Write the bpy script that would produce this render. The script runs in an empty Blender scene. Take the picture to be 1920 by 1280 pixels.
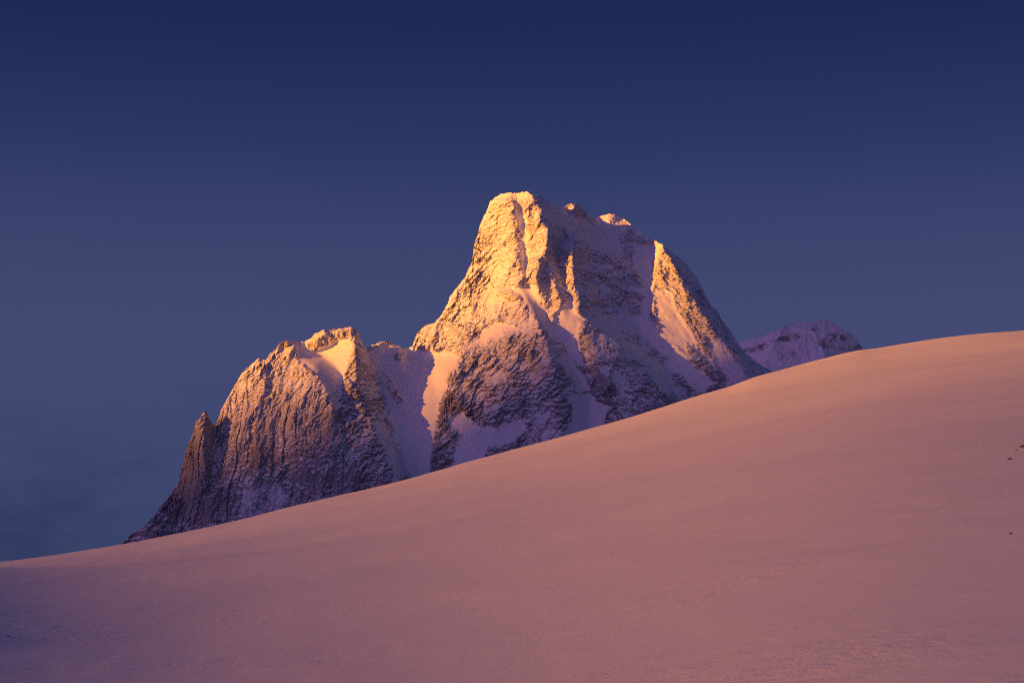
import bpy, math, random
import numpy as np
from mathutils import Vector
from mathutils.geometry import delaunay_2d_cdt

R = math.radians
scene = bpy.context.scene
COL = scene.collection

# ------------------------------------------------------------------ camera
PITCH = R(10.0)
LENS = 70.0
FPX = 1920 * LENS / 36.0            # focal length in photo pixels
cam_d = bpy.data.cameras.new('camera')
cam_d.lens = LENS
cam_d.sensor_width = 36.0
cam_d.clip_start = 0.5
cam_d.clip_end = 120000.0
cam = bpy.data.objects.new('camera', cam_d)
cam.rotation_euler = (R(90) + PITCH, 0, 0)
COL.objects.link(cam)
scene.camera = cam

# ------------------------------------------------------------------ light
SUN_A = R(32.0)      # from the left, this far round towards the viewer
SUN_E = R(6.5)
L = np.array([-math.cos(SUN_A) * math.cos(SUN_E), -math.sin(SUN_A) * math.cos(SUN_E), math.sin(SUN_E)])
sun_d = bpy.data.lights.new('sun', 'SUN')
sun_d.energy = 5.0
sun_d.angle = R(0.53)
sun_d.color = (1.0, 0.335, 0.012)
sun = bpy.data.objects.new('sun', sun_d)
sun.rotation_euler = Vector((float(L[0]), float(L[1]), float(L[2]))).to_track_quat('Z', 'Y').to_euler()
COL.objects.link(sun)

world = bpy.data.worlds.new('World')
scene.world = world
world.use_nodes = True
world.cycles.sampling_method = 'MANUAL'
world.cycles.sample_map_resolution = 2048
wt = world.node_tree
for n in list(wt.nodes):
    wt.nodes.remove(n)


def wn(t, **kw):
    n = wt.nodes.new(t)
    for k, v in kw.items():
        setattr(n, k, v)
    return n


def wmath(op, a, b=None, clamp=False):
    n = wn('ShaderNodeMath', operation=op)
    n.use_clamp = clamp
    for i, v in enumerate((a, b)):
        if v is None:
            continue
        if isinstance(v, (int, float)):
            n.inputs[i].default_value = v
        else:
            wt.links.new(v, n.inputs[i])
    return n.outputs[0]


def ramp(nt, fac, stops, interp='EASE'):
    r = nt.nodes.new('ShaderNodeValToRGB')
    r.color_ramp.interpolation = interp
    e = r.color_ramp.elements
    while len(e) > 1:
        e.remove(e[-1])
    e[0].position = stops[0][0]
    e[0].color = (*stops[0][1], 1)
    for p, c in stops[1:]:
        q = e.new(p)
        q.color = (*c, 1)
    nt.links.new(fac, r.inputs[0])
    return r.outputs[0]


out = wn('ShaderNodeOutputWorld')
bg = wn('ShaderNodeBackground')
bg.inputs['Strength'].default_value = 0.0785
wt.links.new(bg.outputs[0], out.inputs[0])
sky = wn('ShaderNodeTexSky', sky_type='NISHITA')
sky.sun_disc = False
sky.sun_elevation = R(1.5)
sky.sun_rotation = math.atan2(L[0], L[1])
sky.altitude = 1800
sky.dust_density = 1.5
tc = wn('ShaderNodeTexCoord')
sep = wn('ShaderNodeSeparateXYZ')
wt.links.new(tc.outputs['Generated'], sep.inputs[0])
elev = sep.outputs[2]
# dusk gradient by elevation: violet low down, deep blue overhead
SKY = [(0.00, (0.19, 0.30, 0.84)), (0.06, (0.22, 0.33, 0.92)), (0.11, (0.34, 0.44, 1.16)),
       (0.17, (0.43, 0.49, 1.27)), (0.225, (0.30, 0.40, 1.12)), (0.27, (0.17, 0.27, 0.88)), (0.33, (0.05, 0.125, 0.56)),
       (0.6, (0.05, 0.12, 0.54)), (1.0, (0.05, 0.12, 0.52))]
SKY = [(p, tuple(c / 2.0 for c in col)) for p, col in SKY]
grad = ramp(wt, elev, SKY, 'B_SPLINE')
sc2 = wn('ShaderNodeVectorMath', operation='SCALE')
wt.links.new(grad, sc2.inputs[0])
sc2.inputs['Scale'].default_value = 2.0
# warm afterglow low over the horizon around the setting sun
dt = wn('ShaderNodeVectorMath', operation='DOT_PRODUCT')
wt.links.new(tc.outputs['Generated'], dt.inputs[0])
hl = math.hypot(L[0], L[1])
dt.inputs[1].default_value = (L[0] / hl, L[1] / hl, 0)
az = wmath('MAXIMUM', dt.outputs['Value'], 0.0)
az = wmath('POWER', az, 3.0)
el = wmath('ABSOLUTE', elev)
el = wmath('MULTIPLY', el, -7.0)
el = wmath('EXPONENT', el)
glow = wmath('MULTIPLY', az, el)
gc = wn('ShaderNodeVectorMath', operation='SCALE')
gc.inputs[0].default_value = (18.0, 0.4, 2.6)
wt.links.new(glow, gc.inputs['Scale'])
ns = wn('ShaderNodeVectorMath', operation='MULTIPLY')
wt.links.new(sky.outputs[0], ns.inputs[0])
ns.inputs[1].default_value = (0.03, 0.03, 0.05)
ad = wn('ShaderNodeVectorMath', operation='ADD')
wt.links.new(sc2.outputs[0], ad.inputs[0])
wt.links.new(gc.outputs[0], ad.inputs[1])
ad2 = wn('ShaderNodeVectorMath', operation='ADD')
wt.links.new(ad.outputs[0], ad2.inputs[0])
wt.links.new(ns.outputs[0], ad2.inputs[1])
# the clear sky is brighter and paler on the sunward half
hm = wn('ShaderNodeMapRange', interpolation_type='SMOOTHSTEP')
hm.inputs['From Min'].default_value = -0.25
hm.inputs['From Max'].default_value = 1.0
wt.links.new(dt.outputs['Value'], hm.inputs[0])
el2 = wmath('EXPONENT', wmath('MULTIPLY', wmath('ABSOLUTE', elev), -1.3))
hb = wn('ShaderNodeVectorMath', operation='SCALE')
hb.inputs[0].default_value = (1.0, 1.38, 3.4)
wt.links.new(wmath('MULTIPLY', hm.outputs[0], el2), hb.inputs['Scale'])
ad3 = wn('ShaderNodeVectorMath', operation='ADD')
wt.links.new(ad2.outputs[0], ad3.inputs[0])
wt.links.new(hb.outputs[0], ad3.inputs[1])
ad2 = ad3
# faint thin cloud streaks low in the sky
mp = wn('ShaderNodeMapping')
mp.inputs['Scale'].default_value = (4.0, 4.0, 12.0)
mp.inputs['Rotation'].default_value = (0, 0.25, 0)
wt.links.new(tc.outputs['Generated'], mp.inputs[0])
nz = wn('ShaderNodeTexNoise')
nz.inputs['Scale'].default_value = 2.6
nz.inputs['Detail'].default_value = 7
nz.inputs['Roughness'].default_value = 0.55
wt.links.new(mp.outputs[0], nz.inputs['Vector'])
cl = wmath('SUBTRACT', nz.outputs[0], 0.44)
cl = wmath('MULTIPLY', cl, 5.0, clamp=True)
lowm = wn('ShaderNodeMapRange', interpolation_type='SMOOTHSTEP')
lowm.inputs['From Min'].default_value = 0.17
lowm.inputs['From Max'].default_value = 0.06
wt.links.new(elev, lowm.inputs[0])
cl = wmath('MULTIPLY', cl, lowm.outputs[0])
cl = wmath('MULTIPLY', cl, 0.85)
mixc = wn('ShaderNodeMix', data_type='RGBA')
wt.links.new(cl, mixc.inputs[0])
wt.links.new(ad2.outputs[0], mixc.inputs[6])
mixc.inputs[7].default_value = (0.16, 0.25, 0.76, 1)
wt.links.new(mixc.outputs[2], bg.inputs['Color'])

scene.view_settings.view_transform = 'Standard'
scene.view_settings.look = 'None'
scene.view_settings.exposure = 0.76
scene.view_settings.gamma = 1.0
scene.view_settings.use_curve_mapping = False
scene.render.engine = 'CYCLES'
scene.cycles.max_bounces = 5
scene.cycles.diffuse_bounces = 3
scene.cycles.sample_clamp_indirect = 0.7
scene.cycles.use_denoising = False
scene.cycles.filter_width = 1.0

# ------------------------------------------------------------------ helpers
CP, SP = math.cos(PITCH), math.sin(PITCH)


def place(px, py, Y):
    """photo direction -> world point at forward distance Y (numpy arrays)"""
    u = (px - 960.0) / FPX
    v = (640.0 - py) / FPX
    dy = CP - v * SP
    return u * Y / dy, Y, (SP + v * CP) * Y / dy


_rng = np.random.RandomState(7)
_perm = _rng.permutation(4096)
_ang = _rng.rand(4096) * 2 * np.pi
_gx, _gy = np.cos(_ang), np.sin(_ang)


def noise(x, y, seed=0):
    xi = np.floor(x).astype(np.int64)
    yi = np.floor(y).astype(np.int64)
    xf = x - xi
    yf = y - yi
    u = xf * xf * xf * (xf * (xf * 6 - 15) + 10)
    v = yf * yf * yf * (yf * (yf * 6 - 15) + 10)

    def g(ix, iy, fx, fy):
        h = _perm[(_perm[(ix + seed * 131) & 4095] + iy) & 4095]
        return _gx[h] * fx + _gy[h] * fy
    a = g(xi, yi, xf, yf)
    b = g(xi + 1, yi, xf - 1, yf)
    c = g(xi, yi + 1, xf, yf - 1)
    d = g(xi + 1, yi + 1, xf - 1, yf - 1)
    return ((a + (b - a) * u) + ((c + (d - c) * u) - (a + (b - a) * u)) * v) * 1.5


def fbm(x, y, wl, octs, seed=0, rough=0.5, mode='plain'):
    s = np.zeros_like(x)
    amp = 1.0
    tot = 0
    f = 1.0 / wl
    w = 1.0
    for o in range(octs):
        n = noise(x * f + o * 17.3, y * f - o * 9.1, seed + o)
        if mode == 'ridged':
            n = 1 - 2 * np.abs(n)
            n = n * np.abs(n)
        elif mode == 'billow':
            n = 2 * np.abs(n) - 0.55
        s += amp * n
        tot += amp
        amp *= rough
        f *= 2.07
        # rotate a little between octaves
        x, y = 0.92 * x - 0.39 * y, 0.39 * x + 0.92 * y
    return s / tot


def fbm_dir(x, z, ang, stretch, wl, octs, seed, rough, mode):
    """noise elongated along direction ang (radians in the x-z plane)"""
    c, s = math.cos(ang), math.sin(ang)
    a = (c * x + s * z) / stretch
    b = -s * x + c * z
    r = np.zeros_like(x)
    amp, tot, f = 1.0, 0.0, 1.0 / wl
    for o in range(octs):
        n = noise(a * f + o * 17.3, b * f - o * 9.1, seed + o)
        if mode == 'ridged':
            n = 1 - 2 * np.abs(n)
            n = n * np.abs(n)
        elif mode == 'billow':
            n = 2 * np.abs(n) - 0.55
        r += amp * n
        tot += amp
        amp *= rough
        f *= 2.05
    return r / tot


def cells(x, z, wl, seed):
    """blocky facets: signed slope per random cell (voronoi with tilted tops)"""
    fx, fz = x / wl, z / wl
    xi, zi = np.floor(fx).astype(np.int64), np.floor(fz).astype(np.int64)
    best = np.full(x.shape, 9e9)
    sec = np.full(x.shape, 9e9)
    val = np.zeros_like(x)
    for dx in (-1, 0, 1):
        for dz in (-1, 0, 1):
            h = _perm[(_perm[(xi + dx + seed * 57) & 4095] + zi + dz) & 4095]
            h2 = _perm[(h + 911) & 4095]
            h3 = _perm[(h + 1777) & 4095]
            cx = xi + dx + h / 4096.0
            cz = zi + dz + h2 / 4096.0
            rx, rz = fx - cx, fz - cz
            dd = rx * rx + rz * rz
            v = (h3 / 2048.0 - 1) * 0.45 + _gx[h3] * rx * 0.9 + _gy[h3] * rz * 0.9
            near = dd < best
            sec = np.where(near, best, np.minimum(sec, dd))
            val = np.where(near, v, val)
            best = np.where(near, dd, best)
    return val, np.sqrt(sec) - np.sqrt(best)


def sstep(a, b, x):
    t = np.clip((x - a) / (b - a), 0, 1)
    return t * t * (3 - 2 * t)


def poly_sd(px, py, poly):
    """signed distance to a polygon, positive inside"""
    p = np.asarray(poly, float)
    n = len(p)
    dist = np.full(px.shape, 1e9)
    inside = np.zeros(px.shape, bool)
    for i in range(n):
        x0, y0 = p[i]
        x1, y1 = p[(i + 1) % n]
        ex, ey = x1 - x0, y1 - y0
        t = np.clip(((px - x0) * ex + (py - y0) * ey) / (ex * ex + ey * ey + 1e-9), 0, 1)
        dist = np.minimum(dist, np.hypot(px - x0 - t * ex, py - y0 - t * ey))
        cond = (y0 > py) != (y1 > py)
        if y1 != y0:
            xc = x0 + (py - y0) * ex / (y1 - y0)
            inside ^= cond & (px < xc)
    return np.where(inside, dist, -dist)


def blur(a, r):
    """separable box blur of radius r on a grid, edges held"""
    if r < 1:
        return a
    for ax in (0, 1):
        pad = [(0, 0), (0, 0)]
        pad[ax] = (r + 1, r)
        b = np.pad(a, pad, mode='edge')
        c = np.cumsum(b, axis=ax)
        n = a.shape[ax]
        if ax == 0:
            a = (c[2 * r + 1:2 * r + 1 + n] - c[:n]) / (2 * r + 1)
        else:
            a = (c[:, 2 * r + 1:2 * r + 1 + n] - c[:, :n]) / (2 * r + 1)
    return a


def tin(px, py, lines, pts=()):
    """depth field interpolated over a constrained triangulation of ridge and gully lines"""
    P, D, E = [], [], []
    idx = {}

    def add(x, y, d):
        k = (round(x, 1), round(y, 1))
        if k not in idx:
            idx[k] = len(P)
            P.append(Vector((x, y)))
            D.append(d)
        return idx[k]
    for ln in lines:
        q = [add(*p) for p in ln]
        E += [(a, b) for a, b in zip(q, q[1:]) if a != b]
    for p in pts:
        add(*p)
    vo, eo, fo, ov, oe, of = delaunay_2d_cdt(P, E, [], 0, 0.01)
    d2 = []
    for i, o in enumerate(ov):
        if o:
            d2.append(D[o[0]])
        else:                       # a crossing of two lines: nearest known values
            w = [(1 / ((vo[i] - p).length ** 2 + 1), dd) for p, dd in zip(P, D)]
            d2.append(sum(a * b for a, b in w) / sum(a for a, b in w))
    res = np.full(px.shape, np.nan)
    for f in fo:
        a, b, c = (vo[k] for k in f)
        det = (b.y - c.y) * (a.x - c.x) + (c.x - b.x) * (a.y - c.y)
        if abs(det) < 1e-6:
            continue
        m = ((px >= min(a.x, b.x, c.x) - .01) & (px <= max(a.x, b.x, c.x) + .01) &
             (py >= min(a.y, b.y, c.y) - .01) & (py <= max(a.y, b.y, c.y) + .01))
        x, y = px[m], py[m]
        w0 = ((b.y - c.y) * (x - c.x) + (c.x - b.x) * (y - c.y)) / det
        w1 = ((c.y - a.y) * (x - c.x) + (a.x - c.x) * (y - c.y)) / det
        w2 = 1 - w0 - w1
        ok = (w0 > -1e-4) & (w1 > -1e-4) & (w2 > -1e-4)
        r = res[m]
        r[ok] = (w0 * d2[f[0]] + w1 * d2[f[1]] + w2 * d2[f[2]])[ok]
        res[m] = r
    if np.isnan(res).any():
        print('TIN holes', int(np.isnan(res).sum()))
        res = np.where(np.isnan(res), np.nanmean(res), res)
    return res


def smooth_line(pts, xs):
    p = np.asarray(pts, float)
    return np.interp(xs, p[:, 0], p[:, 1])


def spline_line(pts, xs):
    """Catmull-Rom style cubic through the points"""
    p = np.asarray(pts, float)
    x, y = p[:, 0], p[:, 1]
    m = np.gradient(y, x)
    i = np.clip(np.searchsorted(x, xs) - 1, 0, len(x) - 2)
    h = x[i + 1] - x[i]
    t = (xs - x[i]) / h
    to = t
    t = np.clip(t, 0, 1)
    r = ((2 * t**3 - 3 * t**2 + 1) * y[i] + (t**3 - 2 * t**2 + t) * h * m[i] +
         (-2 * t**3 + 3 * t**2) * y[i + 1] + (t**3 - t**2) * h * m[i + 1])
    r += np.where(to > 1, (to - 1) * h * m[-1], 0) + np.where(to < 0, to * h * m[0], 0)
    return r


def grid_mesh(name, X, Y, Z, mat, parent=None, mask=None, attrs=None, wrap=False):
    rows, cols = X.shape
    idx = np.arange(rows * cols).reshape(rows, cols)
    if wrap:
        idx = np.concatenate([idx, idx[:, :1]], axis=1)
    q = np.stack([idx[:-1, :-1], idx[1:, :-1], idx[1:, 1:], idx[:-1, 1:]], -1).reshape(-1, 4)
    if mask is not None:
        q = q[mask.reshape(-1)]
    used = np.unique(q)
    remap = np.zeros(rows * cols, np.int64)
    remap[used] = np.arange(len(used))
    q = remap[q]
    co = np.stack([X.ravel(), Y.ravel(), Z.ravel()], -1)[used]
    me = bpy.data.meshes.new(name)
    me.vertices.add(len(co))
    me.vertices.foreach_set('co', co.astype(np.float32).ravel())
    me.loops.add(q.size)
    me.loops.foreach_set('vertex_index', q.astype(np.int32).ravel())
    me.polygons.add(len(q))
    me.polygons.foreach_set('loop_start', (np.arange(len(q)) * 4).astype(np.int32))
    me.polygons.foreach_set('loop_total', np.full(len(q), 4, np.int32))
    me.update(calc_edges=True)
    me.polygons.foreach_set('use_smooth', np.ones(len(q), bool))
    for k, v in (attrs or {}).items():
        a = me.attributes.new(k, 'FLOAT', 'POINT')
        a.data.foreach_set('value', v.ravel()[used].astype(np.float32))
    me.materials.append(mat)
    ob = bpy.data.objects.new(name, me)
    COL.objects.link(ob)
    if parent:
        ob.parent = parent
    return ob


def tag(o, label=None, cat=None, kind=None, group=None):
    for k, v in (('label', label), ('category', cat), ('kind', kind), ('group', group)):
        if v:
            o[k] = v
    return o


def grid_normals(X, Y, Z):
    P = np.stack([X, Y, Z], -1)
    du = np.gradient(P, axis=1)
    dv = np.gradient(P, axis=0)
    n = np.cross(du, dv)
    n /= np.linalg.norm(n, axis=-1, keepdims=True) + 1e-12
    s = np.sign(n[..., 1:2])
    return np.where(s > 0, -n, n)       # turned towards the viewer side


# ------------------------------------------------------------------ materials
def new_mat(name):
    m = bpy.data.materials.new(name)
    m.use_nodes = True
    nt = m.node_tree
    for n in list(nt.nodes):
        nt.nodes.remove(n)
    o = nt.nodes.new('ShaderNodeOutputMaterial')
    b = nt.nodes.new('ShaderNodeBsdfPrincipled')
    nt.links.new(b.outputs[0], o.inputs[0])
    return m, nt, b


def tex_noise(nt, vec, scale, detail=6, rough=0.55, dist=0.0):
    n = nt.nodes.new('ShaderNodeTexNoise')
    n.inputs['Scale'].default_value = scale
    n.inputs['Detail'].default_value = detail
    n.inputs['Roughness'].default_value = rough
    n.inputs['Distortion'].default_value = dist
    nt.links.new(vec, n.inputs['Vector'])
    return n.outputs[0]


def mth(nt, op, a, b=None, clamp=False):
    n = nt.nodes.new('ShaderNodeMath')
    n.operation = op
    n.use_clamp = clamp
    for i, v in enumerate((a, b)):
        if v is None:
            continue
        if isinstance(v, (int, float)):
            n.inputs[i].default_value = v
        else:
            nt.links.new(v, n.inputs[i])
    return n.outputs[0]


def mixrgb(nt, fac, a, b):
    n = nt.nodes.new('ShaderNodeMix')
    n.data_type = 'RGBA'
    for i, v in ((0, fac), (6, a), (7, b)):
        if isinstance(v, tuple):
            n.inputs[i].default_value = (*v, 1)
        elif isinstance(v, (int, float)):
            n.inputs[i].default_value = v
        else:
            nt.links.new(v, n.inputs[i])
    return n.outputs[2]


SNOW = (0.80, 0.82, 0.86)


def mountain_material(name):
    m, nt, b = new_mat(name)
    g = nt.nodes.new('ShaderNodeNewGeometry')
    pos = g.outputs['Position']
    at = nt.nodes.new('ShaderNodeAttribute')
    at.attribute_name = 'rock'
    rk = at.outputs['Fac']
    mp_ = nt.nodes.new('ShaderNodeMapping')
    mp_.inputs['Scale'].default_value = (1, 1, 0.45)
    nt.links.new(pos, mp_.inputs[0])
    v = mp_.outputs[0]
    n1 = tex_noise(nt, v, 0.34, 8, 0.78)
    # rime and powder cling to the rock in patches
    amt = mth(nt, 'MINIMUM', mth(nt, 'MULTIPLY', rk, 5.0), 2.0)
    f = mth(nt, 'ADD', rk, mth(nt, 'MULTIPLY', mth(nt, 'SUBTRACT', n1, 0.5), amt))
    mr = nt.nodes.new('ShaderNodeMapRange')
    mr.interpolation_type = 'SMOOTHSTEP'
    mr.inputs['From Min'].default_value = 0.44
    mr.inputs['From Max'].default_value = 0.66
    nt.links.new(f, mr.inputs[0])
    n2 = tex_noise(nt, v, 0.035, 6, 0.6)
    rc = ramp(nt, n2, [(0.32, (0.07, 0.068, 0.075)), (0.5, (0.13, 0.122, 0.125)), (0.66, (0.26, 0.235, 0.225))], 'LINEAR')
    n3 = tex_noise(nt, v, 0.5, 5, 0.6)
    rc = mixrgb(nt, mth(nt, 'MULTIPLY', mth(nt, 'SUBTRACT', n3, 0.35, True), 1.2, True), rc, (0.48, 0.44, 0.43))
    at2 = nt.nodes.new('ShaderNodeAttribute')
    at2.attribute_name = 'rime'
    rime = mth(nt, 'SUBTRACT', 1.05, mth(nt, 'MULTIPLY', tex_noise(nt, pos, 0.55, 6, 0.7), mth(nt, 'ADD', mth(nt, 'MULTIPLY', at2.outputs['Fac'], 1.05), 0.34)), True)
    c = mixrgb(nt, mth(nt, 'MULTIPLY', mr.outputs[0], rime), SNOW, rc)
    nt.links.new(c, b.inputs['Base Color'])
    b.inputs['Roughness'].default_value = 0.85
    b.inputs['Specular IOR Level'].default_value = 0.2
    bmp = nt.nodes.new('ShaderNodeBump')
    bmp.inputs['Strength'].default_value = 1.0
    bmp.inputs['Distance'].default_value = 1.0
    hh = mth(nt, 'MULTIPLY', tex_noise(nt, v, 0.30, 7, 0.62), mth(nt, 'ADD', mth(nt, 'MULTIPLY', rk, 2.8), 0.04))
    nt.links.new(hh, bmp.inputs['Height'])
    nt.links.new(bmp.outputs[0], b.inputs['Normal'])
    return m


def snow_material(name):
    m, nt, b = new_mat(name)
    g = nt.nodes.new('ShaderNodeNewGeometry')
    pos = g.outputs['Position']
    mp_ = nt.nodes.new('ShaderNodeMapping')
    mp_.inputs['Rotation'].default_value = (0, 0, R(-7))
    mp_.inputs['Scale'].default_value = (1.0, 0.10, 1.0)
    nt.links.new(pos, mp_.inputs[0])
    v = mp_.outputs[0]
    b.inputs['Roughness'].default_value = 0.75
    b.inputs['Specular IOR Level'].default_value = 0.25
    c = mixrgb(nt, tex_noise(nt, v, 0.25, 6, 0.6), (0.74, 0.76, 0.80), (0.86, 0.87, 0.90))
    nt.links.new(c, b.inputs['Base Color'])
    h1 = mth(nt, 'MULTIPLY', tex_noise(nt, v, 1.1, 8, 0.60, 0.2), 0.013)
    crust = nt.nodes.new('ShaderNodeMapRange')
    crust.interpolation_type = 'SMOOTHSTEP'
    crust.inputs['From Min'].default_value = 0.46
    crust.inputs['From Max'].default_value = 0.62
    crust.inputs['To Min'].default_value = 0.10
    nt.links.new(tex_noise(nt, pos, 0.085, 4, 0.62), crust.inputs[0])
    mp2 = nt.nodes.new('ShaderNodeMapping')
    mp2.inputs['Scale'].default_value = (1.0, 0.45, 1.0)
    nt.links.new(pos, mp2.inputs[0])
    h2 = mth(nt, 'MULTIPLY', mth(nt, 'MULTIPLY', tex_noise(nt, mp2.outputs[0], 3.2, 7, 0.66), crust.outputs[0]), 0.034)
    bmp = nt.nodes.new('ShaderNodeBump')
    bmp.inputs['Strength'].default_value = 1.0
    bmp.inputs['Distance'].default_value = 1.0
    nt.links.new(mth(nt, 'ADD', h1, h2), bmp.inputs['Height'])
    nt.links.new(bmp.outputs[0], b.inputs['Normal'])
    return m


M_MOUNT = mountain_material('snow_plastered_rock')
M_SNOW = snow_material('wind_packed_snow')

# ------------------------------------------------------------------ the wide land
GROUND = -500.0


def land_disc():
    t = np.linspace(0, 2 * np.pi, 97)[:-1]
    r = np.array([0.0, 1500, 4000, 9000, 18000, 30000, 48000])
    rr, tt = np.meshgrid(r, t, indexing='ij')
    X, Y = rr * np.cos(tt), rr * np.sin(tt) + 1500
    Z = GROUND + 60 * noise(X / 3500, Y / 3500, 3) - 20
    o = grid_mesh('valley_floor', X, Y, Z, M_SNOW, wrap=True)
    tag(o, 'snow covered valley floor far below the slope', 'ground', 'structure')


land_disc()

# distant range on the sunward side; its long soft shadow climbs the mountain at dusk
DR = 30000.0


def sun_range():
    s = np.linspace(-9000, 14000, 420)
    ctrl = np.array(RANGE_LINE)
    top = np.interp(s, ctrl[:, 0], ctrl[:, 1]) + (DR + s * math.tan(SUN_A)) * math.tan(SUN_E)
    top = top + 30 * noise(s / 260, s * 0 + 3.3, 11)
    v = np.linspace(-1, 1, 41)
    S, V = np.meshgrid(s, v)
    T = np.broadcast_to(top, S.shape)
    lx, ly = -math.cos(SUN_A), -math.sin(SUN_A)
    along = DR + V * 6000
    along = along + 500 * noise(S / 1500, V * 3, 12) * (1 - np.abs(V)) * np.abs(V) * 4
    H = GROUND - 80 + (T - GROUND + 80) * (1 - np.abs(V) ** 0.85)
    H = H + 260 * fbm(S, V * 6000, 1400, 4, 13, 0.5, 'ridged') * np.abs(V) * (1 - np.abs(V)) * 3
    X = lx * along + (-math.sin(SUN_A)) * S
    Y = ly * along + math.cos(SUN_A) * S
    o = grid_mesh('mountain_range', X, Y, H, M_MOUNT, attrs={'rock': 0.35 + 0.4 * noise(S / 400, V * 9, 5)})
    tag(o, 'far mountain range on the horizon where the sun goes down', 'mountain range', 'structure')


# skyline of that range: perpendicular coordinate -> height of the shadow edge at the scene
RANGE_LINE = [(-9000, -300), (-1500, 40), (-100, 38), (60, 38), (250, 52), (500, 60), (650, 90), (900, 150), (1500, 350), (2500, 800), (2800, 800), (2890, 705),
              (2940, 560), (2975, 450), (3010, 385), (3080, 370), (3250, 440), (3400, 620), (3650, 1050), (4000, 1500), (5600, 1600), (7000, 600), (14000, -200)]
sun_range()

# ------------------------------------------------------------------ the big mountain
SKYLINE = [(205, 1032), (231, 1015), (246, 1000), (269, 986), (290, 963), (307, 941), (323, 920), (335, 904), (339, 883),
           (346, 855), (351, 836), (361, 815), (366, 792), (370, 787), (376, 783), (377.5, 776), (380.5, 771), (383.6, 768.5), (387, 772), (390, 776), (391.5, 784), (398, 792), (403, 798), (405, 797), (407.5, 787), (414, 768), (425, 749),
           (440, 722), (454, 698), (473, 681), (487, 671), (497, 675), (508, 660), (522, 646), (536, 636), (548, 639),
           (569, 640), (583, 633), (592, 624), (604, 619), (620, 618), (639, 616), (651, 613), (664, 613), (671, 622),
           (677, 636), (686, 654), (698, 647), (714, 640), (728, 640), (742, 646), (754, 653), (765, 654), (773, 649),
           (776, 640), (782, 624), (797, 610), (815, 605), (830, 586), (841, 566), (843, 556), (854, 541), (872, 520),
           (877, 506), (885, 492), (887, 474), (889, 457), (893, 445), (897, 437), (899, 422), (904, 412), (912, 396),
           (919, 378), (929, 369), (943, 363), (957, 361), (971, 362), (978, 360), (991, 359.5), (994, 364), (1004, 368),
           (1015, 369), (1030, 379), (1055, 389), (1065, 383), (1076, 380), (1088, 384.5), (1097, 396), (1108, 409),
           (1117, 409), (1130, 403), (1141, 401.4), (1157, 401.4), (1165, 408), (1177, 415), (1196, 431), (1215, 445),
           (1238, 457), (1254, 468), (1271, 481), (1285, 492), (1297, 509), (1308, 523), (1318, 544), (1327, 560),
           (1334, 574), (1345, 581), (1352, 598), (1360, 609), (1370, 619), (1374, 628), (1384, 642), (1394, 658),
           (1408, 670), (1427, 684), (1446, 694), (1470, 712), (1500, 730)]
CREST = [(-300, 1085), (0, 1054), (100, 1039), (230, 1016), (314, 1000), (478, 965), (620, 931), (760, 896), (924, 853),
         (1006, 832), (1088, 809.5), (1160, 788.5), (1220, 768.6), (1314, 739), (1373, 721.5), (1408, 708), (1482, 688),
         (1546, 672), (1615, 657), (1632, 655), (1752, 637), (1856, 624), (1920, 619), (2100, 602), (2400, 590)]
D0 = 3500.0

# lines of the relief: photo x, photo y, depth beyond D0 in metres
def S(x, d):
    return (x, float(smooth_line(SKYLINE, x)), d)


sky_line = [S(205, -190), S(246, -190), S(307, -195), S(335, -195), S(351, -190), S(366, -195), S(376, -200), S(384, -203), S(392, -198), S(398, -185), S(404, -150), S(408, -165), S(425, -158),
            S(454, -140), S(487, -135), S(497, -130), S(536, -105), S(569, -75), S(604, -95), S(639, -82), S(664, -90), S(677, -55),
            S(686, -25), S(700, -32), S(714, -32), S(728, -28), S(742, -18), S(765, 10), S(776, 25), S(797, 45), S(830, 62), S(843, 75), S(872, 92),
            S(887, 120), S(899, 138), S(912, 142), S(929, 130), S(943, 118), S(957, 108), S(968, 110), S(980, 101), S(991, 92), S(1003, 100), S(1015, 135),
            S(1055, 205), S(1076, 205), S(1097, 240), S(1108, 270), S(1117, 300), S(1130, 302), S(1141, 298), S(1157, 302), S(1165, 314), S(1196, 305), S(1215, 250), S(1230, 205), S(1243, 172),
            S(1254, 188), S(1271, 235), S(1297, 290), S(1334, 320), S(1384, 300), S(1446, 240), S(1500, 200)]
base_line = [(205, 1080, -230), (290, 1060, -290), (420, 1050, -330), (520, 1020, -340), (620, 990, -340), (700, 965, -320),
             (770, 950, -190), (830, 935, -190), (940, 905, -250), (1060, 880, -260), (1110, 860, -200), (1200, 825, -220),
             (1280, 800, -90), (1360, 780, 0), (1440, 760, 60), (1500, 750, 120)]
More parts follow.
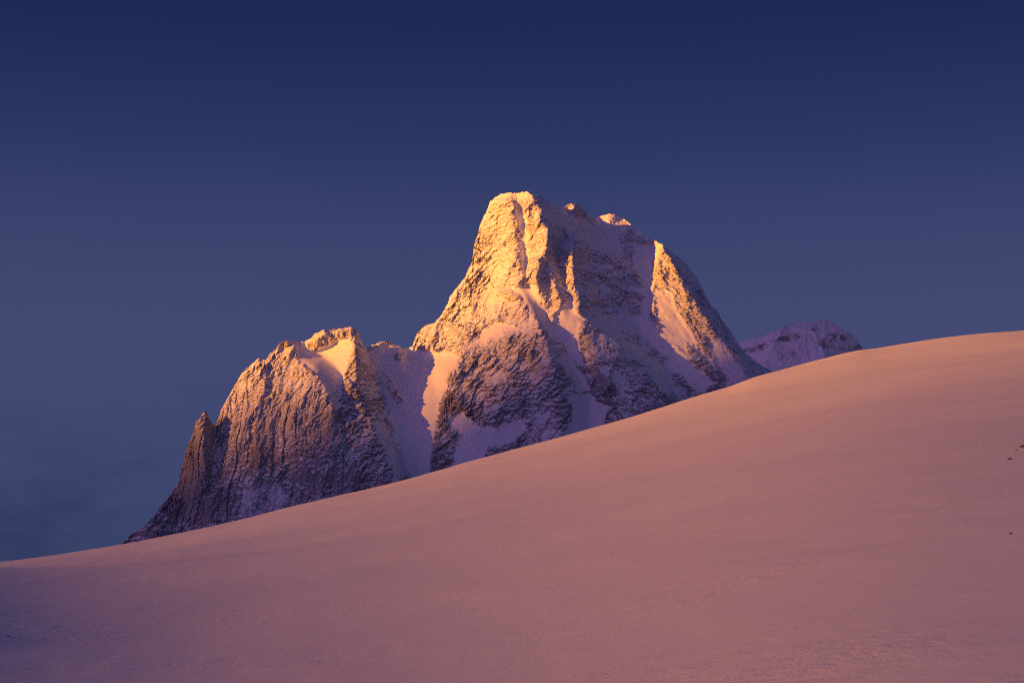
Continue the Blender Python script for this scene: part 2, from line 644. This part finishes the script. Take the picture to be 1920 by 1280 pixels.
relief = [
    sky_line, base_line,
    # lower peak: east arete and its dark right flank
    [S(664, -90), (672, 660, -128), (668, 715, -152), (690, 770, -182), (715, 830, -245), (745, 885, -280), (760, 940, -300)],
    [S(686, -25), (706, 710, -45), (724, 770, -95), (742, 830, -140), (765, 890, -175), (775, 925, -190)],
    # rib throwing a shadow into the bowl
    [S(536, -105), (560, 672, -128), (590, 688, -152), (615, 725, -186), (628, 768, -215), (612, 840, -265), (600, 930, -310)],
    [S(569, -75), (600, 665, -88), (632, 690, -116), (640, 740, -160), (640, 775, -195), (655, 840, -240)],
    # wall ribs and recesses
    [S(487, -135), (490, 740, -188), (486, 820, -222), (480, 900, -262), (470, 980, -300)],
    [S(497, -130), (515, 740, -182), (520, 830, -218), (535, 900, -256)],
    [S(454, -140), (452, 780, -195), (445, 870, -230)],
    [(560, 740, -190), (560, 830, -240), (570, 920, -290)],
    [S(404, -150), (402, 840, -185), (394, 900, -235)],
    [(383, 790, -215), (382, 840, -232), (376, 900, -255)],
    # saddle and snow couloir
    [S(742, -5), (760, 700, -55), (778, 760, -100), (783, 830, -140), (790, 890, -165)],
    [S(776, 25), (812, 690, -52), (826, 760, -118), (822, 830, -168)],
    # rock buttress edge left of centre
    [(868, 652, -62), (846, 700, -100), (834, 770, -135), (826, 850, -180), (830, 900, -195)],
    [(868, 652, -62), (905, 650, -72), (945, 632, -78), (985, 600, -62), (1002, 578, -45)],
    # summit: lit and shaded side meet here
    [S(991, 92), (1006, 374, 86), (1019, 400, 62), (1027, 440, 38), (1021, 478, 10), (1005, 510, -12), (1009, 540, -26), (1024, 566, -34)],
    [(1019, 498, 24), (1022, 535, 2), (1034, 562, -20)],
    [(1030, 496, 12), (1038, 528, -12), (1050, 556, -26), (1066, 600, -45)],
    [(1034, 380, 150), (1048, 420, 125), (1052, 460, 100), (1050, 490, 66), (1056, 528, 32), (1064, 560, -2)],
    # gully splitting the summit tower, its two ribs
    [S(968, 110), (975, 400, 90), (985, 440, 68), (986, 490, 42), (985, 525, 15), (990, 545, -8)],
    [S(957, 112), (960, 400, 82), (966, 440, 58), (962, 490, 28), (968, 530, -2)],
    [S(912, 140), (925, 420, 112), (930, 470, 88), (920, 520, 60), (905, 560, 32), (880, 605, 2), (845, 640, -12)],
    # spur running from the tower foot down to the right
    [(968, 530, -2), (985, 555, -28), (1000, 590, -62), (1018, 625, -95), (1040, 680, -130), (1052, 740, -170), (1058, 810, -215)],
    [(990, 545, -8), (1020, 590, -28), (1042, 630, -52), (1075, 690, -75), (1108, 745, -105), (1110, 800, -145)],
    # little pinnacled rib right of the tower
    [(1075, 466, 44), (1076, 510, 12), (1080, 545, -12), (1086, 580, -32), (1098, 625, -62)],
    [(1092, 470, 152), (1100, 520, 112), (1116, 560, 70)],
    # crest right of centre with the dark snow behind it
    [(1106, 552, 30), (1100, 580, -8), (1120, 610, -30), (1155, 640, -58), (1190, 675, -85), (1218, 715, -115), (1245, 755, -150)],
    [(1120, 580, 55), (1160, 610, 42), (1200, 650, 20), (1240, 700, -20), (1275, 745, -50)],
    [(1098, 625, -62), (1125, 690, -110), (1150, 750, -150), (1150, 800, -180)],
    # shaded back face and main gully
    [(1115, 430, 268), (1140, 460, 232), (1160, 520, 165), (1185, 580, 108), (1215, 640, 62), (1260, 700, 15), (1300, 745, -15)],
    [(1034, 380, 150), (1080, 430, 190), (1115, 500, 165), (1145, 570, 112)],
    # bright spur at right
    [S(1243, 172), (1263, 492, 148), (1284, 530, 118), (1308, 567, 88), (1342, 620, 46), (1380, 668, 12), (1405, 702, -12)],
    [(1228, 505, 150), (1221, 560, 98), (1224, 605, 65), (1250, 645, 42), (1300, 705, 5)],
    [S(1271, 235), (1290, 502, 228), (1312, 535, 212), (1336, 578, 182), (1364, 625, 132), (1402, 675, 85), (1432, 708, 62)],
]
extra = [(205, 1100, -235), (1500, 800, 110), (850, 1000, -260), (1040, 400, 140), (1076, 405, 212), (1141, 425, 292), (1180, 450, 280)] + [(x, y - 30, d + 4) for x, y, d in sky_line] + [(205, 300, -150), (700, 300, 0), (900, 300, 140), (1200, 300, 290), (1500, 300, 220), (1530, 760, 180), (1530, 860, 100), (180, 1120, -230), (180, 990, -190), (1530, 1120, -100), (180, 300, -150), (1530, 300, 220)]

NC, NR = 1600, 570
_xs = np.linspace(206, 1498, 6000)
_ys = np.interp(_xs, *np.array(SKYLINE).T)
_al = np.concatenate([[0], np.cumsum(np.sqrt(1 + (0.8 * np.diff(_ys) / np.diff(_xs)) ** 2))])
cx = np.interp(np.linspace(0, _al[-1], NC), _al, _xs)
top = np.interp(cx, *np.array(SKYLINE).T)
crest = spline_line(CREST, cx)
bot = np.maximum(crest, top) + 30
vv = np.linspace(0, 1, NR)
PX = np.broadcast_to(cx, (NR, NC)).copy()
_tu = np.interp(_xs, *np.array(SKYLINE).T)
for _k in range(3):
    _tu = np.convolve(np.pad(_tu, 60, mode='reflect', reflect_type='odd'), np.ones(121) / 121, mode='valid')
topS = np.minimum(np.interp(cx, _xs, _tu), bot - 12)
TV = top + (topS - top) * sstep(0, 0.22, vv)[:, None]
PY = bot - (1 - vv[:, None]) * (bot - TV)
gx_ = np.arange(200, 1510, 1.6)
gy_ = np.arange(330, 1110, 1.6)
GX, GY = np.meshgrid(gx_, gy_)
GD = tin(GX, GY, relief, extra)
GD = blur(blur(GD, 3), 3)


def sample(G, px, py):
    a = np.clip((px - gx_[0]) / 1.6, 0, len(gx_) - 1.001)
    b = np.clip((py - gy_[0]) / 1.6, 0, len(gy_) - 1.001)
    i, j = a.astype(int), b.astype(int)
    u, v = a - i, b - j
    return (G[j, i] * (1 - u) + G[j, i + 1] * u) * (1 - v) + (G[j + 1, i] * (1 - u) + G[j + 1, i + 1] * u) * v


DEP = sample(GD, PX, PY)
X, Y, Z = place(PX, PY, D0 + DEP)

# where smooth snow lies (photo coordinates), and how firmly
snowfields = [
    ([(690, 660), (715, 642), (745, 648), (775, 652), (800, 655), (850, 660), (868, 655), (845, 695), (825, 760), (812, 830), (800, 900),
      (765, 900), (745, 840), (728, 770), (708, 700)], 1.0, 8),
    ([(850, 660), (885, 640), (925, 605), (945, 600), (985, 585), (1005, 602), (975, 618), (925, 634), (880, 652)], 1.0, 5),
    ([(950, 538), (1000, 533), (1030, 580), (1060, 625), (1070, 645), (1040, 640), (1010, 600), (980, 560)], 1.0, 4),
    ([(1040, 590), (1072, 560), (1090, 600), (1082, 640), (1100, 690), (1070, 670), (1052, 630)], .95, 5),
    ([(1006, 385), (1028, 385), (1100, 415), (1150, 440), (1175, 480), (1120, 470), (1060, 430), (1030, 415)], .8, 8),
    ([(1185, 455), (1238, 462), (1225, 500), (1220, 600), (1250, 630), (1310, 690), (1345, 715), (1300, 745), (1240, 730), (1205, 680),
      (1150, 640), (1110, 600), (1150, 590), (1200, 590), (1208, 540), (1190, 500)], .95, 7),
    ([(1222, 545), (1258, 545), (1280, 600), (1310, 650), (1345, 690), (1385, 715), (1350, 722), (1290, 665), (1240, 632)], .9, 5),
    ([(1320, 620), (1350, 640), (1400, 700), (1440, 715), (1360, 720), (1345, 680)], .75, 8),
    ([(1065, 740), (1105, 735), (1145, 765), (1120, 810), (1050, 825), (1075, 780)], 1.0, 5),
    ([(838, 782), (868, 772), (890, 795), (930, 800), (975, 785), (990, 802), (955, 830), (915, 842), (900, 872), (846, 884), (852, 840), (862, 815), (848, 800)], .85, 7),
    ([(1000, 760), (1040, 770), (1060, 830), (1010, 850), (985, 820)], .4, 8),
    ([(905, 700), (935, 690), (960, 702), (940, 716), (915, 722)], .5, 5),
    ([(1060, 650), (1090, 700), (1110, 730), (1085, 735), (1062, 700), (1046, 668)], .75, 5),
    ([(1150, 690), (1175, 700), (1180, 730), (1160, 740), (1148, 715)], .5, 6),
    ([(555, 645), (590, 655), (655, 630), (662, 650), (648, 690), (636, 745), (632, 775), (615, 735), (600, 700), (560, 682)], .95, 5),
    ([(120, 0), (121, 0), (121, 1)], 0, 1),
    ([(900, 330), (930, 372), (975, 375), (1000, 375), (1000, 350), (950, 330)], .7, 6),
    ([(960, 375), (985, 400), (992, 470), (986, 520), (978, 480), (972, 410)], .8, 3),
    ([(870, 590), (905, 560), (930, 540), (950, 560), (925, 590), (880, 620)], .45, 8),
    ([(1117, 380), (1170, 380), (1180, 430), (1140, 450), (1120, 430)], .7, 5),
    ([(450, 920), (520, 900), (545, 940), (450, 985)], .45, 8),
    ([(700, 790), (730, 800), (770, 890), (740, 900)], .6, 6),
]
snow = np.zeros_like(PX)
wobx = PX + 5 * noise(X / 22, Z / 22, 31) + 3 * noise(X / 8, Z / 8, 32)
woby = PY + 5 * noise(X / 22, Z / 22, 33) + 3 * noise(X / 8, Z / 8, 34)
for poly, amt, soft in snowfields:
    snow = np.maximum(snow, amt * sstep(-soft, soft, poly_sd(wobx, woby, poly)))

outcrops = [
    [(1284, 645), (1300, 648), (1330, 680), (1368, 708), (1358, 722), (1335, 712), (1298, 680)],
    [(1158, 608), (1180, 618), (1232, 655), (1250, 672), (1240, 680), (1200, 655), (1165, 625)],
    [(1258, 695), (1275, 700), (1305, 732), (1290, 745), (1262, 720)],
    [(745, 655), (757, 662), (752, 676), (738, 668)], [(722, 700), (732, 712), (756, 752), (748, 760), (726, 725)],
    [(822, 770), (838, 775), (852, 860), (828, 875), (815, 850), (832, 815), (824, 795)],
    [(848, 660), (860, 655), (862, 668), (850, 668)], [(920, 650), (934, 652), (925, 660)],
    [(940, 568), (985, 572), (1000, 598), (965, 612), (938, 600)], [(1010, 560), (1030, 575), (1045, 605), (1030, 600)],
    [(1165, 500), (1195, 510), (1206, 545), (1190, 556), (1150, 530)], [(1050, 428), (1068, 432), (1065, 446), (1052, 440)],
]
for poly in outcrops:
    snow *= 1 - 0.9 * sstep(-3, 3, poly_sd(wobx, woby, poly))
# regional character of the rock
wx = X + 6 * noise(X / 80, Z / 80, 41) + 1.0 * noise(X / 20, Z / 20, 42)
wz = Z + 8 * noise(X / 80, Z / 80, 43) + 1.5 * noise(X / 20, Z / 20, 44)
wall = sstep(-30, 30, poly_sd(PX, PY, [(300, 1100), (340, 820), (440, 720), (520, 670), (620, 740), (650, 820), (700, 1000), (600, 1100)]))
upper = sstep(-20, 20, poly_sd(PX, PY, [(760, 660), (830, 560), (900, 330), (1040, 330), (1060, 560), (960, 640), (860, 670)]))
butt = sstep(-15, 15, poly_sd(PX, PY, [(810, 900), (850, 680), (980, 620), (1060, 690), (1140, 720), (1160, 820), (1000, 900)]))
right = sstep(-30, 30, PX - 1140) * (1 - butt)
rest = np.clip(1 - wall - upper - butt - right, 0, 1)
tot = wall + upper + butt + right + rest
def cells_dir(x, z, ang, stretch, wl, seed):
    c, s_ = math.cos(ang), math.sin(ang)
    return cells((c * x + s_ * z) / stretch + 3000, -s_ * x + c * z + 3000, wl, seed)


fw = noise(X / 9, Z / 9, 61) * 1.2 + noise(X / 3.5, Z / 3.5, 62) * 1.0
big = 1.0 * fbm_dir(wx, wz, R(82), 2.0, 85, 3, 140, 0.5, 'ridged')
c1, e1 = cells_dir(wx + fw, wz, R(88), 6.0, 15, 3)
c2, e2 = cells_dir(wx + fw * .6, wz + fw * .4, R(84), 3.0, 7, 4)
n_wall = (5.5 * fbm_dir(wx, wz, R(87), 7.0, 26, 5, 50, 0.52, 'billow') + 8 * fbm_dir(wx, wz, R(80), 2.5, 55, 5, 150, 0.5, 'plain')
          + 1.0 * fbm_dir(wx, wz, R(95), 1.3, 9, 4, 151, 0.6, 'plain') - 4.0 * c1 - 1.6 * c2 - 2.2 * sstep(0.10, 0.0, e1))
md = 0.35 + 1.25 * sstep(-0.35, 0.35, noise(X / 42 + 7, Z / 42, 320) + 0.4 * noise(X / 15, Z / 15, 321))
c1, c2 = c1 * (0.6 + 0.4 * md), c2 * md
c3, e3 = cells_dir(wx + fw, wz + fw, R(75), 1.6, 19, 5)
c4, e4 = cells_dir(wx + fw * .5, wz, R(60), 1.4, 7.5, 6)
c3, c4 = c3 * (0.55 + 0.45 * md), c4 * md
n_up = (18 * fbm_dir(wx, wz, R(78), 1.7, 60, 7, 60, 0.5, 'plain') + 4.0 * fbm_dir(wx, wz, R(70), 1.4, 17, 5, 160, 0.55, 'billow')
        - 4.4 * c3 - 1.7 * c4)
c5, e5 = cells_dir(wx + fw * .5, wz + fw * .5, R(57), 4.0, 14, 7)
c6, e6 = cells_dir(wx + fw * .5, wz, R(50), 2.0, 6.5, 8)
c5, c6 = c5 * (0.6 + 0.4 * md), c6 * md
n_bt = (3.0 * fbm_dir(wx, wz, R(57), 5.0, 24, 4, 70, 0.5, 'billow') + 13 * fbm_dir(wx, wz, R(60), 1.8, 70, 6, 170, 0.5, 'plain')
        + 1.2 * fbm_dir(wx, wz, R(-40), 1.6, 9, 4, 171, 0.6, 'plain') - 5.0 * c5 - 1.8 * c6 - 2.0 * sstep(0.10, 0.0, e5))
c7, e7 = cells_dir(wx + fw, wz, R(-56), 2.0, 15, 9)
n_rt = 9 * fbm_dir(wx, wz, R(-56), 2.4, 45, 7, 80, 0.52, 'plain') + 2.5 * fbm_dir(wx, wz, R(-56), 2.2, 12, 4, 180, 0.6, 'ridged') - 4.2 * c7
n_rs = 12 * fbm_dir(wx, wz, R(100), 1.6, 60, 7, 90, 0.5, 'plain') + 3.5 * fbm_dir(wx, wz, R(75), 1.8, 16, 5, 190, 0.55, 'billow') - 4.2 * c3 - 1.8 * c4
mid = fbm_dir(wx, wz, R(66), 1.9, 52, 4, 330, 0.5, 'ridged') * (upper + rest + 0.5 * wall + 0.6 * butt) + fbm_dir(wx, wz, R(-50), 2.2, 60, 4, 331, 0.5, 'ridged') * right
det = 11 * big + 9 * mid + (wall * n_wall + upper * n_up + butt * n_bt + right * n_rt + rest * n_rs) / tot


def terrace(q, step, lean):
    f = q / step
    t = f - np.floor(f)
    return (sstep(0.50, 1.0, t) - t) * step * lean


tilt = -0.15 * wall - 0.1 * upper - 0.45 * butt + 0.5 * right + 0.1 * rest
st = wz + tilt * wx
t1 = terrace(st + 9 * noise(X / 26, Z / 14, 301) + 14 * c3 + 5 * fbm(X, Z, 9, 3, 302, .6), 15, 0.75) * sstep(-0.35, 0.3, noise(X / 45, Z / 25, 303))
t2 = terrace(st + 4 * noise(X / 10, Z / 6, 304) + 7 * c4 + 2 * fbm(X, Z, 5, 2, 305, .6), 6.2, 0.75) * sstep(-0.3, 0.3, noise(X / 22, Z / 14, 306))
det = det - (t1 * (1 - 0.75 * wall - 0.3 * upper) + t2 * md * (1 - 0.6 * wall - 0.2 * upper)) * 1.0
fine = fbm(X, Z, 7, 4, 307, 0.7)
det = det + 2.3 * fine * md
patchy = fbm(wx, wz, 70, 3, 64, 0.55)
rockamt = 1 - np.clip(snow, 0, 1)
edgefade = sstep(0.0, 0.035, vv)[:, None]
D = -det * rockamt
# fine runnels and wind shaping on the snowfields
D += (1 - rockamt) * (-1.6 * fbm_dir(X, Z, R(-62), 5, 14, 3, 95, 0.5, 'plain') * (PX > 930) - 0.8 * fbm_dir(X, Z, R(75), 5, 14, 3, 96, 0.5, 'plain'))
D += -3.5 * fbm(X, Z, 60, 3, 98)
DEP1 = DEP + D * (0.35 + 0.65 * edgefade)
PY1 = PY - (1 - sstep(0, 0.03, vv))[:, None] * (1.3 * fbm(X, Z * 0.2, 9, 3, 97, 0.6, 'billow') * 2)
X, Y, Z = place(PX, PY1, D0 + DEP1)
N = grid_normals(X, Y, Z)
nzs = N[..., 2]
# snow settles where the detail is not too steep; steep and overhung bits stay bare
base_n = blur(N[..., 2], 14)
bias = 0.19 * wall + 0.0 * upper + 0.14 * butt + 0.04 * right + 0.05 * rest
lowbias = 0.10 * sstep(700, 900, PY)
rock = sstep(0.22, -0.16, nzs - 0.40 * base_n - 0.10 - bias * 0.9 - lowbias + 0.16 * noise(X / 7, Z / 7, 36) - 0.42 * patchy) * (1 - 0.92 * snow)
rock = np.clip(rock, 0, 1)
sm = blur(DEP1, 2)
shear = np.abs(np.gradient(PY, axis=1)) / np.maximum(np.gradient(PY, axis=0), 0.05)
shear = blur(shear, 3)
w = np.clip(1 - rock * 1.6, 0, 1) * 0.75 * edgefade * np.exp(-np.maximum(shear - 0.8, 0) / 0.6)
DEP2 = DEP1 * (1 - w) + sm * w
X, Y, Z = place(PX, PY1, D0 + DEP2)

# far side and foot so that the mountain is a solid body
NB = 26
tb = np.linspace(0, 1, NB)[1:] ** 1.4
topX, topY, topZ = X[0], Y[0], Z[0]
bX = topX + tb[:, None] * 30 * noise(topX / 90, topX * 0, 21)
bY = topY + tb[:, None] * 1500
bZ = topZ - (tb[:, None] ** 0.9) * (topZ - GROUND + 120)
bb = 45 * fbm(bX, bY, 160, 4, 22, 0.55, 'ridged') * np.minimum(tb[:, None] * 6, 1)
bZ = bZ + bb
NF = 10
tf = np.linspace(0, 1, NF + 1)[1:]
fX = X[-1] + 0 * tf[:, None]
fY = Y[-1] - tf[:, None] * (Z[-1] - GROUND + 120) * 0.75
fZ = Z[-1] - tf[:, None] * (Z[-1] - GROUND + 120)
AX = np.concatenate([bX[::-1], X, fX])
AY = np.concatenate([bY[::-1], Y, fY])
AZ = np.concatenate([bZ[::-1], Z, fZ])
rime_ = np.clip(0.95 * sstep(760, 620, PY + 60 * patchy - 110 * wall) + 0.25 * (fbm(X, Z, 40, 3, 66) + .5), 0, 1)
AM = np.concatenate([np.full((NB - 1, NC), 0.6), rime_, np.full((NF, NC), 0.3)])
AR = np.concatenate([np.full((NB - 1, NC), 0.3), rock, np.full((NF, NC), 0.3)])
aPX = np.concatenate([np.broadcast_to(cx, (NB - 1, NC)), PX, np.broadcast_to(cx, (NF, NC))])
aPY = np.concatenate([np.broadcast_to(PY[0], (NB - 1, NC)), PY, np.broadcast_to(PY[-1], (NF, NC))])

mountain = bpy.data.objects.new('mountain', None)
mountain.location = (0, 0, 0)
COL.objects.link(mountain)
tag(mountain, 'steep snow plastered rock mountain glowing orange at the top behind the snow slope', 'mountain', 'structure')
fx_ = (aPX[:-1, :-1] + aPX[1:, 1:]) / 2
fy_ = (aPY[:-1, :-1] + aPY[1:, 1:]) / 2
regions = [
    ('rock_needle', [(340, 700), (404, 700), (403, 830), (394, 900), (350, 900), (336, 860)], 'small free standing rock needle on the left skyline'),
    ('snow_couloir', [(686, 600), (776, 600), (776, 655), (868, 652), (846, 700), (830, 780), (815, 1100), (778, 1100), (765, 890), (724, 770), (706, 710), (686, 654)], 'smooth snow couloir below the saddle'),
    ('lower_peak', [(150, 500), (686, 500), (686, 654), (706, 710), (724, 770), (765, 890), (778, 1100), (600, 1400), (150, 1400)], 'lower peak with a fluted rock wall'),
    ('rock_buttress', [(868, 652), (945, 632), (1000, 600), (1040, 640), (1090, 700), (1112, 800), (1100, 1100), (815, 1100), (830, 780), (846, 700)], 'dark rock buttress below the summit'),
    ('summit_tower', [(776, 300), (1022, 300), (1022, 400), (1030, 440), (1050, 480), (1090, 450), (1106, 552), (1100, 580), (1155, 640), (1245, 755), (1280, 1100), (1100, 1100), (1112, 800), (1090, 700), (1040, 640), (1000, 600), (945, 632), (868, 652), (776, 655)], 'summit tower in full orange light'),
    ('lit_spur', [(1228, 464), (1270, 450), (1330, 540), (1400, 600), (1600, 600), (1600, 1100), (1330, 1100), (1310, 715), (1222, 600)], 'rocky spur with one sunlit side'),
]
left = np.ones(fx_.shape, bool)
for nm, poly, lab in regions:
    m = (poly_sd(fx_, fy_, poly) > 0) & left
    left &= ~m
    o = grid_mesh(nm, AX, AY, AZ, M_MOUNT, mountain, m, {'rock': AR, 'rime': AM})
    o['label'] = lab
o = grid_mesh('back_face', AX, AY, AZ, M_MOUNT, mountain, left, {'rock': AR, 'rime': AM})
o['label'] = 'shaded snowy face right of the summit'


# ------------------------------------------------------------------ farther mountain at right
def far_mountain():
    line = [(1330, 672), (1360, 652), (1385, 642), (1414, 632), (1419, 633), (1440, 625), (1471, 613), (1502, 605), (1526, 601.5), (1550, 599.5), (1560, 604),
            (1577, 615), (1594, 625), (1608, 639), (1618, 654), (1640, 676), (1680, 715), (1740, 770)]
    nc, nr = 420, 170
    xs = np.linspace(1332, 1738, nc)
    tp = np.interp(xs, *np.array(line).T)
    tp = tp + 0.8 * noise(xs / 6, xs * 0, 77)
    v = np.linspace(0, 1, nr)
    px = np.broadcast_to(xs, (nr, nc)).copy()
    py = tp + v[:, None] * (np.maximum(820 - tp, 60))
    dist = 5200 - (py - tp) * 1.15 + ((px - 1540) / 100.0) ** 2 * 45 + 60
    x, y, z = place(px, py, dist)
    band = sstep(9, 2, np.abs(py - (tp + 22 + 9 * noise(px / 40, px * 0, 71)) ))
    band2 = sstep(-12, 12, poly_sd(px, py, [(1455, 660), (1475, 650), (1500, 690), (1480, 720)]))
    band3 = sstep(-10, 10, poly_sd(px, py, [(1530, 640), (1590, 625), (1615, 650), (1590, 665), (1530, 660)]))
    pn = fbm(x, z, 30, 5, 72, 0.65)
    rk = np.clip((0.85 * band + 0.8 * band2 + 0.75 * band3 + 0.28) * sstep(-0.35, 0.25, noise(x / 55, z / 30, 76)), 0, .9)
    rock_ = np.clip(rk * sstep(-0.12, 0.25, pn + 0.02) * 1.5, 0, 1)
    dist = dist - 55 * fbm_dir(x, z, R(70), 2.0, 170, 5, 73, 0.5, 'ridged') - rk * 26 * fbm(x, z, 36, 5, 74, 0.6, 'billow') - 5 * fbm(x, z, 25, 4, 75)
    x, y, z = place(px, py, dist)
    tb_ = np.linspace(0, 1, 10)[1:][:, None]
    bx = x[0] + 0 * tb_
    by = y[0] + tb_ * 1600
    bz = z[0] - tb_ * (z[0] - GROUND + 100)
    ft = np.linspace(0, 1, 8)[1:][:, None]
    fx = x[-1] + 0 * ft
    fy = y[-1] - ft * 700
    fz = z[-1] - ft * (z[-1] - GROUND + 100)
    o = grid_mesh('distant_mountain', np.concatenate([bx[::-1], x, fx]), np.concatenate([by[::-1], y, fy]), np.concatenate([bz[::-1], z, fz]),
                  M_MOUNT, attrs={'rock': np.concatenate([np.zeros((9, nc)), rock_, np.zeros((7, nc))]), 'rime': np.full((nr + 16, nc), 0.55)})
    tag(o, 'low rounded snowy mountain in shade farther off to the right', 'mountain', 'structure')


far_mountain()

# ------------------------------------------------------------------ foreground snow slope
YC = 640.0


def crest_tan(phi):
    """tangent of elevation of the crest, seen at azimuth phi (tan)"""
    px = 960 + phi * FPX * CP
    # iterate: place() couples px and py slightly
    for _ in range(4):
        py = spline_line(CREST, np.clip(px, -300, 2400))
        v = (640 - py) / FPX
        px = 960 + phi * FPX * (CP - v * SP)
    return (SP + v * CP) / (CP - v * SP)


SM_U = np.linspace(-0.6, 0.6, 601)
SM_T = crest_tan(SM_U)
for _k in range(3):
    SM_T = np.convolve(np.pad(SM_T, 30, mode='reflect', reflect_type='odd'), np.ones(61) / 61, mode='valid')


SM_A = np.interp(SM_U, [-0.7, -0.45, -0.26, -0.12, 0.0, 0.26, 0.6], [-0.03, -0.01, 0.014, 0.040, 0.058, 0.048, 0.030])
for _k in range(3):
    SM_A = np.convolve(np.pad(SM_A, 35, mode='reflect', reflect_type='odd'), np.ones(71) / 71, mode='valid')


def slope_T(u, yy):
    """apparent elevation tangent of the snow at azimuth u, forward distance yy"""
    q = yy / YC
    tcst = crest_tan(u)
    k = sstep(0.55, 0.97, q)
    tcst = tcst * k + np.interp(u, SM_U, SM_T) * (1 - k)
    # beyond the photo's sides the crest line runs on and dips gently
    a = np.interp(u, SM_U, SM_A)
    return tcst - a * (1 - q) ** 2


def slope_z(u, yy):
    q = yy / YC
    z = yy * slope_T(u, yy) - 1.75 * (1 - np.clip(q, 0, 1)) ** 2
    z = z - np.maximum(q - 1, 0) ** 2 * 40
    return z


def snow_relief(x, y):
    c, s = math.cos(R(-7)), math.sin(R(-7))
    a, b = c * x - s * y, s * x + c * y
    h = 2.6 * fbm(a, b * 0.6, 150, 3, 201)
    h += 0.11 * fbm(a, b * 0.10, 16, 4, 204, 0.5) + 0.42 * fbm(a, b * 0.5, 60, 3, 216, 0.5)
    patch = sstep(-0.1, 0.5, noise(x / 38, y / 60, 211))
    h += 0.035 * patch * fbm(a, b * 0.12, 2.2, 3, 207, 0.6)
    # a low swell on the left whose far side turns away from the light
    h += 0.12 * fbm(a, b * 0.15, 9, 3, 215, 0.6) * sstep(200, 600, y)
    e = np.clip(x / np.maximum(y, 8) + 0.115, -0.15, 0.0)
    h += 0.52 * e * e * y * (1 - sstep(70, 330, y))
    return h


def snow_slope():
    us = np.concatenate([np.linspace(-1.2, -0.30, 50), np.linspace(-0.295, 0.295, 700), np.linspace(0.30, 1.2, 50)])
    ys = np.concatenate([np.linspace(2, 18, 12), np.geomspace(18.5, YC * 0.8, 300), np.linspace(YC * 0.803, YC * 1.25, 150),
                         np.linspace(YC * 1.27, YC * 2.6, 40)])
    U, YY = np.meshgrid(us, ys)
    Xs = U * YY
    Zs = slope_z(U, YY) + snow_relief(Xs, YY) * np.minimum(YY / 60, 1) * 0.9
    o = grid_mesh('snow_slope', Xs, YY, Zs, M_SNOW)
    tag(o, 'smooth pink snow slope rising to the right across the foreground', 'snow slope', 'structure')
    return o


snow_slope()


def slope_point(px, py):
    """where the sight line through a photo pixel meets the slope"""
    v = (640 - py) / FPX
    dy = CP - v * SP
    u = ((px - 960) / FPX) / dy
    T = (SP + v * CP) / dy
    lo, hi = 10.0, YC
    for _ in range(50):
        mid = (lo + hi) / 2
        z = float(slope_z(np.array([u]), np.array([mid]))[0])
        if z / mid < T:
            lo = mid
        else:
            hi = mid
    x = u * lo
    z = float(slope_z(np.array([u]), np.array([lo]))[0] + snow_relief(np.array([x]), np.array([lo]))[0] * min(lo / 60, 1) * 0.9)
    return x, lo, z


def small_rock(px, py, wpx, label, seed, snowy=0.3):
    x, y, z = slope_point(px, py)
    r = wpx / FPX * y * 0.5
    a = np.linspace(0, 2 * np.pi, 25)[:-1]
    b_ = np.linspace(0.02, np.pi - 0.02, 16)
    B, A = np.meshgrid(b_, a, indexing='ij')
    dx, dy, dz = np.sin(B) * np.cos(A), np.sin(B) * np.sin(A), np.cos(B)
    k = 1 + 0.45 * noise(dx * 1.7 + seed, dy * 1.7 + dz * 1.3, seed) + 0.15 * noise(dx * 5, dz * 5 + dy * 3, seed + 1)
    o = grid_mesh('rock', dx * r * k * 1.2, dy * r * k, dz * r * k * 0.7 + r * 0.15, M_ROCK, wrap=True)
    o.location = (x, y, z)
    tag(o, label, 'rock', None, 'small rocks poking out of the snow slope')


M_ROCK, _nt, _b = new_mat('bare_grey_rock')
_g = _nt.nodes.new('ShaderNodeNewGeometry')
_nt.links.new(ramp(_nt, tex_noise(_nt, _g.outputs['Position'], 6.0, 6), [(0.3, (0.035, 0.035, 0.04)), (0.7, (0.11, 0.105, 0.11))], 'LINEAR'), _b.inputs['Base Color'])
_b.inputs['Roughness'].default_value = 0.9

small_rock(1917, 834, 9, 'largest dark rock in the snow at the right edge', 1)
small_rock(1906, 839, 3.5, 'tiny stone just left of and below the largest rock', 7)
small_rock(1895, 998, 6, 'small dark rock in the snow near the right edge, lower of two', 2)
small_rock(1893, 854, 7, 'low snow dusted rock left of the largest rock', 3)
small_rock(1810, 971, 2.6, 'tiny dark stone alone on the slope toward the lower right', 4)
small_rock(14, 1187, 5, 'small dark rock in the shaded snow at the lower left edge', 5)
